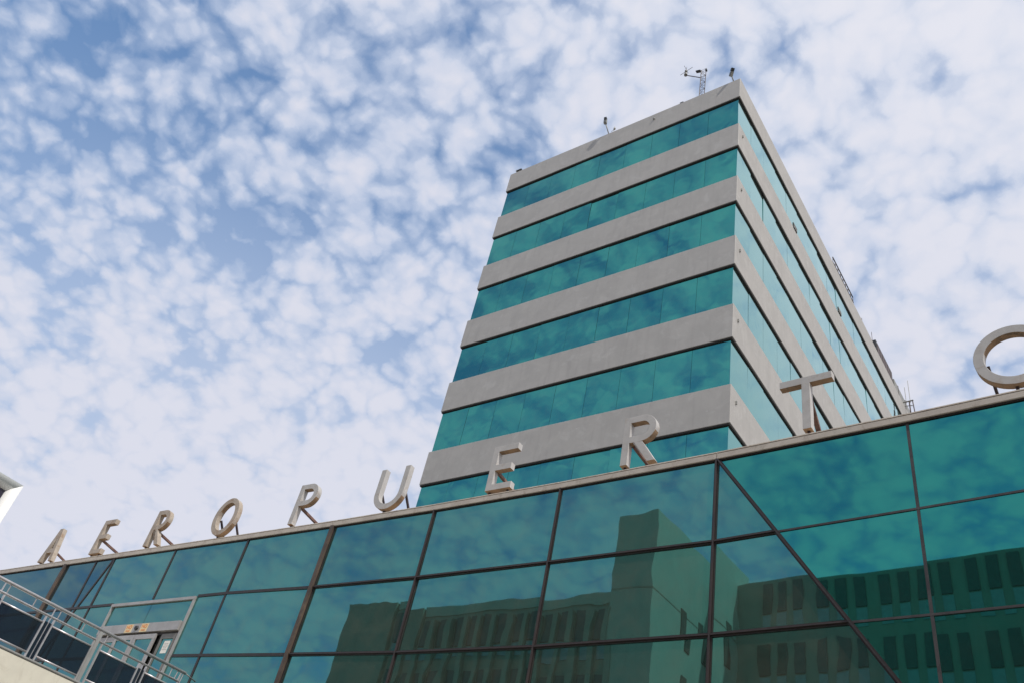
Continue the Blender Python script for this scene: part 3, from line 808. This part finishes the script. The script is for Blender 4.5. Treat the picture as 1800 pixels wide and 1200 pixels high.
an = thing('antenna_bracket', 'cluster of small aerials where the tower edge meets the terminal coping', 'antenna', (TX1+0.0, 47.6, ZT))
bm = new(); tube(bm, (-0.2, 0, 0.3), (0.55, 0, 0.35), 0.05, 6); tube(bm, (-0.15, 0, 0.02), (0.45, 0.1, 0.02), 0.03, 6); obj('arm', bm, M['lamp_grey'], an)
for x_, h in ((0.12, 1.5), (0.36, 2.0)):
    bm = new(); tube(bm, (x_, 0, 0.2), (x_, 0, h), 0.02, 5); obj('rod', bm, M['lamp_grey'], an)
bm = new(); tube(bm, (0.3, 0, 0.33), (0.3, 0, -0.55), 0.045, 6); tube(bm, (0.5, 0, 0.3), (0.55, 0, -0.7), 0.035, 6); obj('drop_rod', bm, M['mast'], an)

# ------------------------------------------------------------------ office block across the forecourt (seen mirrored in the glass)
L1, L2 = 37.0, 44.0
yA, yB = 21.8-L1, 21.8-L2
blk = thing('office_block', 'slot windowed concrete office block mirrored in the terminal glass', 'building', (-25.0, yA, 0))
BO = Vector((-25.0, yA, 0))
def bp(name, bm, m, parent=blk, **k):
    bmesh.ops.translate(bm, verts=bm.verts, vec=-BO); return obj(name, bm, m, parent, **k)
zL = 20.12+E0; zLs = 20.0+E0; zR = 23.65+E0; zBx = 24.7+E0
bx0, bx1, xa_, xw_ = -23.35, -20.85, -39.35, -35.45
bp('left_wing', B(xw_+0.02, bx0-0.02, yA-14, yA-0.25, 0, zL), M['conc'])
bp('end_wall', B(xa_, xw_, yA-14, yA, 0, zLs), M['conc'])
bp('stair_tower', B(bx0, bx1, yA-8.4, yA, 0, zBx), M['conc_light'])
bp('right_wing', B(bx1-1.5, 26.0, yB-14, yB, 0, zR), M['conc'])
bp('parapet', B(xw_+0.05, bx0-0.05, yA-0.28, yA-0.20, zL-0.55, zL-0.003), M['conc_light'])
R4 = random.Random(5)
x = -0.975*L1; k = 0
ws = bpy.data.meshes.new('window'); b_ = B(-0.28, 0.28, -0.02, 0.06, 0, 1.7); b_.to_mesh(b_) if False else b_.to_mesh(ws); b_.free(); ws.materials.append(M['slot'])
sd = bpy.data.meshes.new('spandrel'); b_ = B(-0.28, 0.28, -0.02, 0.03, 0, 0.9); b_.to_mesh(sd); b_.free(); sd.materials.append(M['spandrel'])
rb = bpy.data.meshes.new('rib'); b_ = B(-0.16, 0.16, 0, 0.30, 0, 3.5); b_.to_mesh(rb); b_.free(); rb.materials.append(M['conc'])
def winrow(xa, xb, yface, ztop, rows, ribs):
    x = xa; k = 0
    while x < xb:
        for r in range(rows):
            z0 = ztop-0.22-r*3.45-1.7
            obj('window', ws, None, blk, loc=Vector((x, yface, z0))-BO)
            obj('spandrel', sd, None, blk, loc=Vector((x, yface, z0-0.98))-BO)
            if ribs: obj('rib', rb, None, blk, loc=Vector((x+0.55, yface, ztop-0.3-(r+1)*3.5))-BO)
        k += 1; x += (0.98 if k % 3 else 1.30) if not ribs else 1.1
winrow(xw_+0.5, bx0-0.4, yA-0.25, zL-0.6, 3, True)
winrow(-19.2, 5.0, yB, zR, 4, False)
for yy_, zz in ((yA-3.4, 0), (yA-5.6, 0.2)):
    for r in range(4):
        z0 = zBx-6.6-r*3.5+zz
        bp('window', B(bx1-0.02, bx1+0.05, yy_-0.3, yy_+0.3, z0, z0+2.3), M['slot'])
bp('tower_groove', B(bx0+0.01, bx1+0.02, yA-8.38, yA+0.02, zL-0.02, zL+0.06), M['conc'])
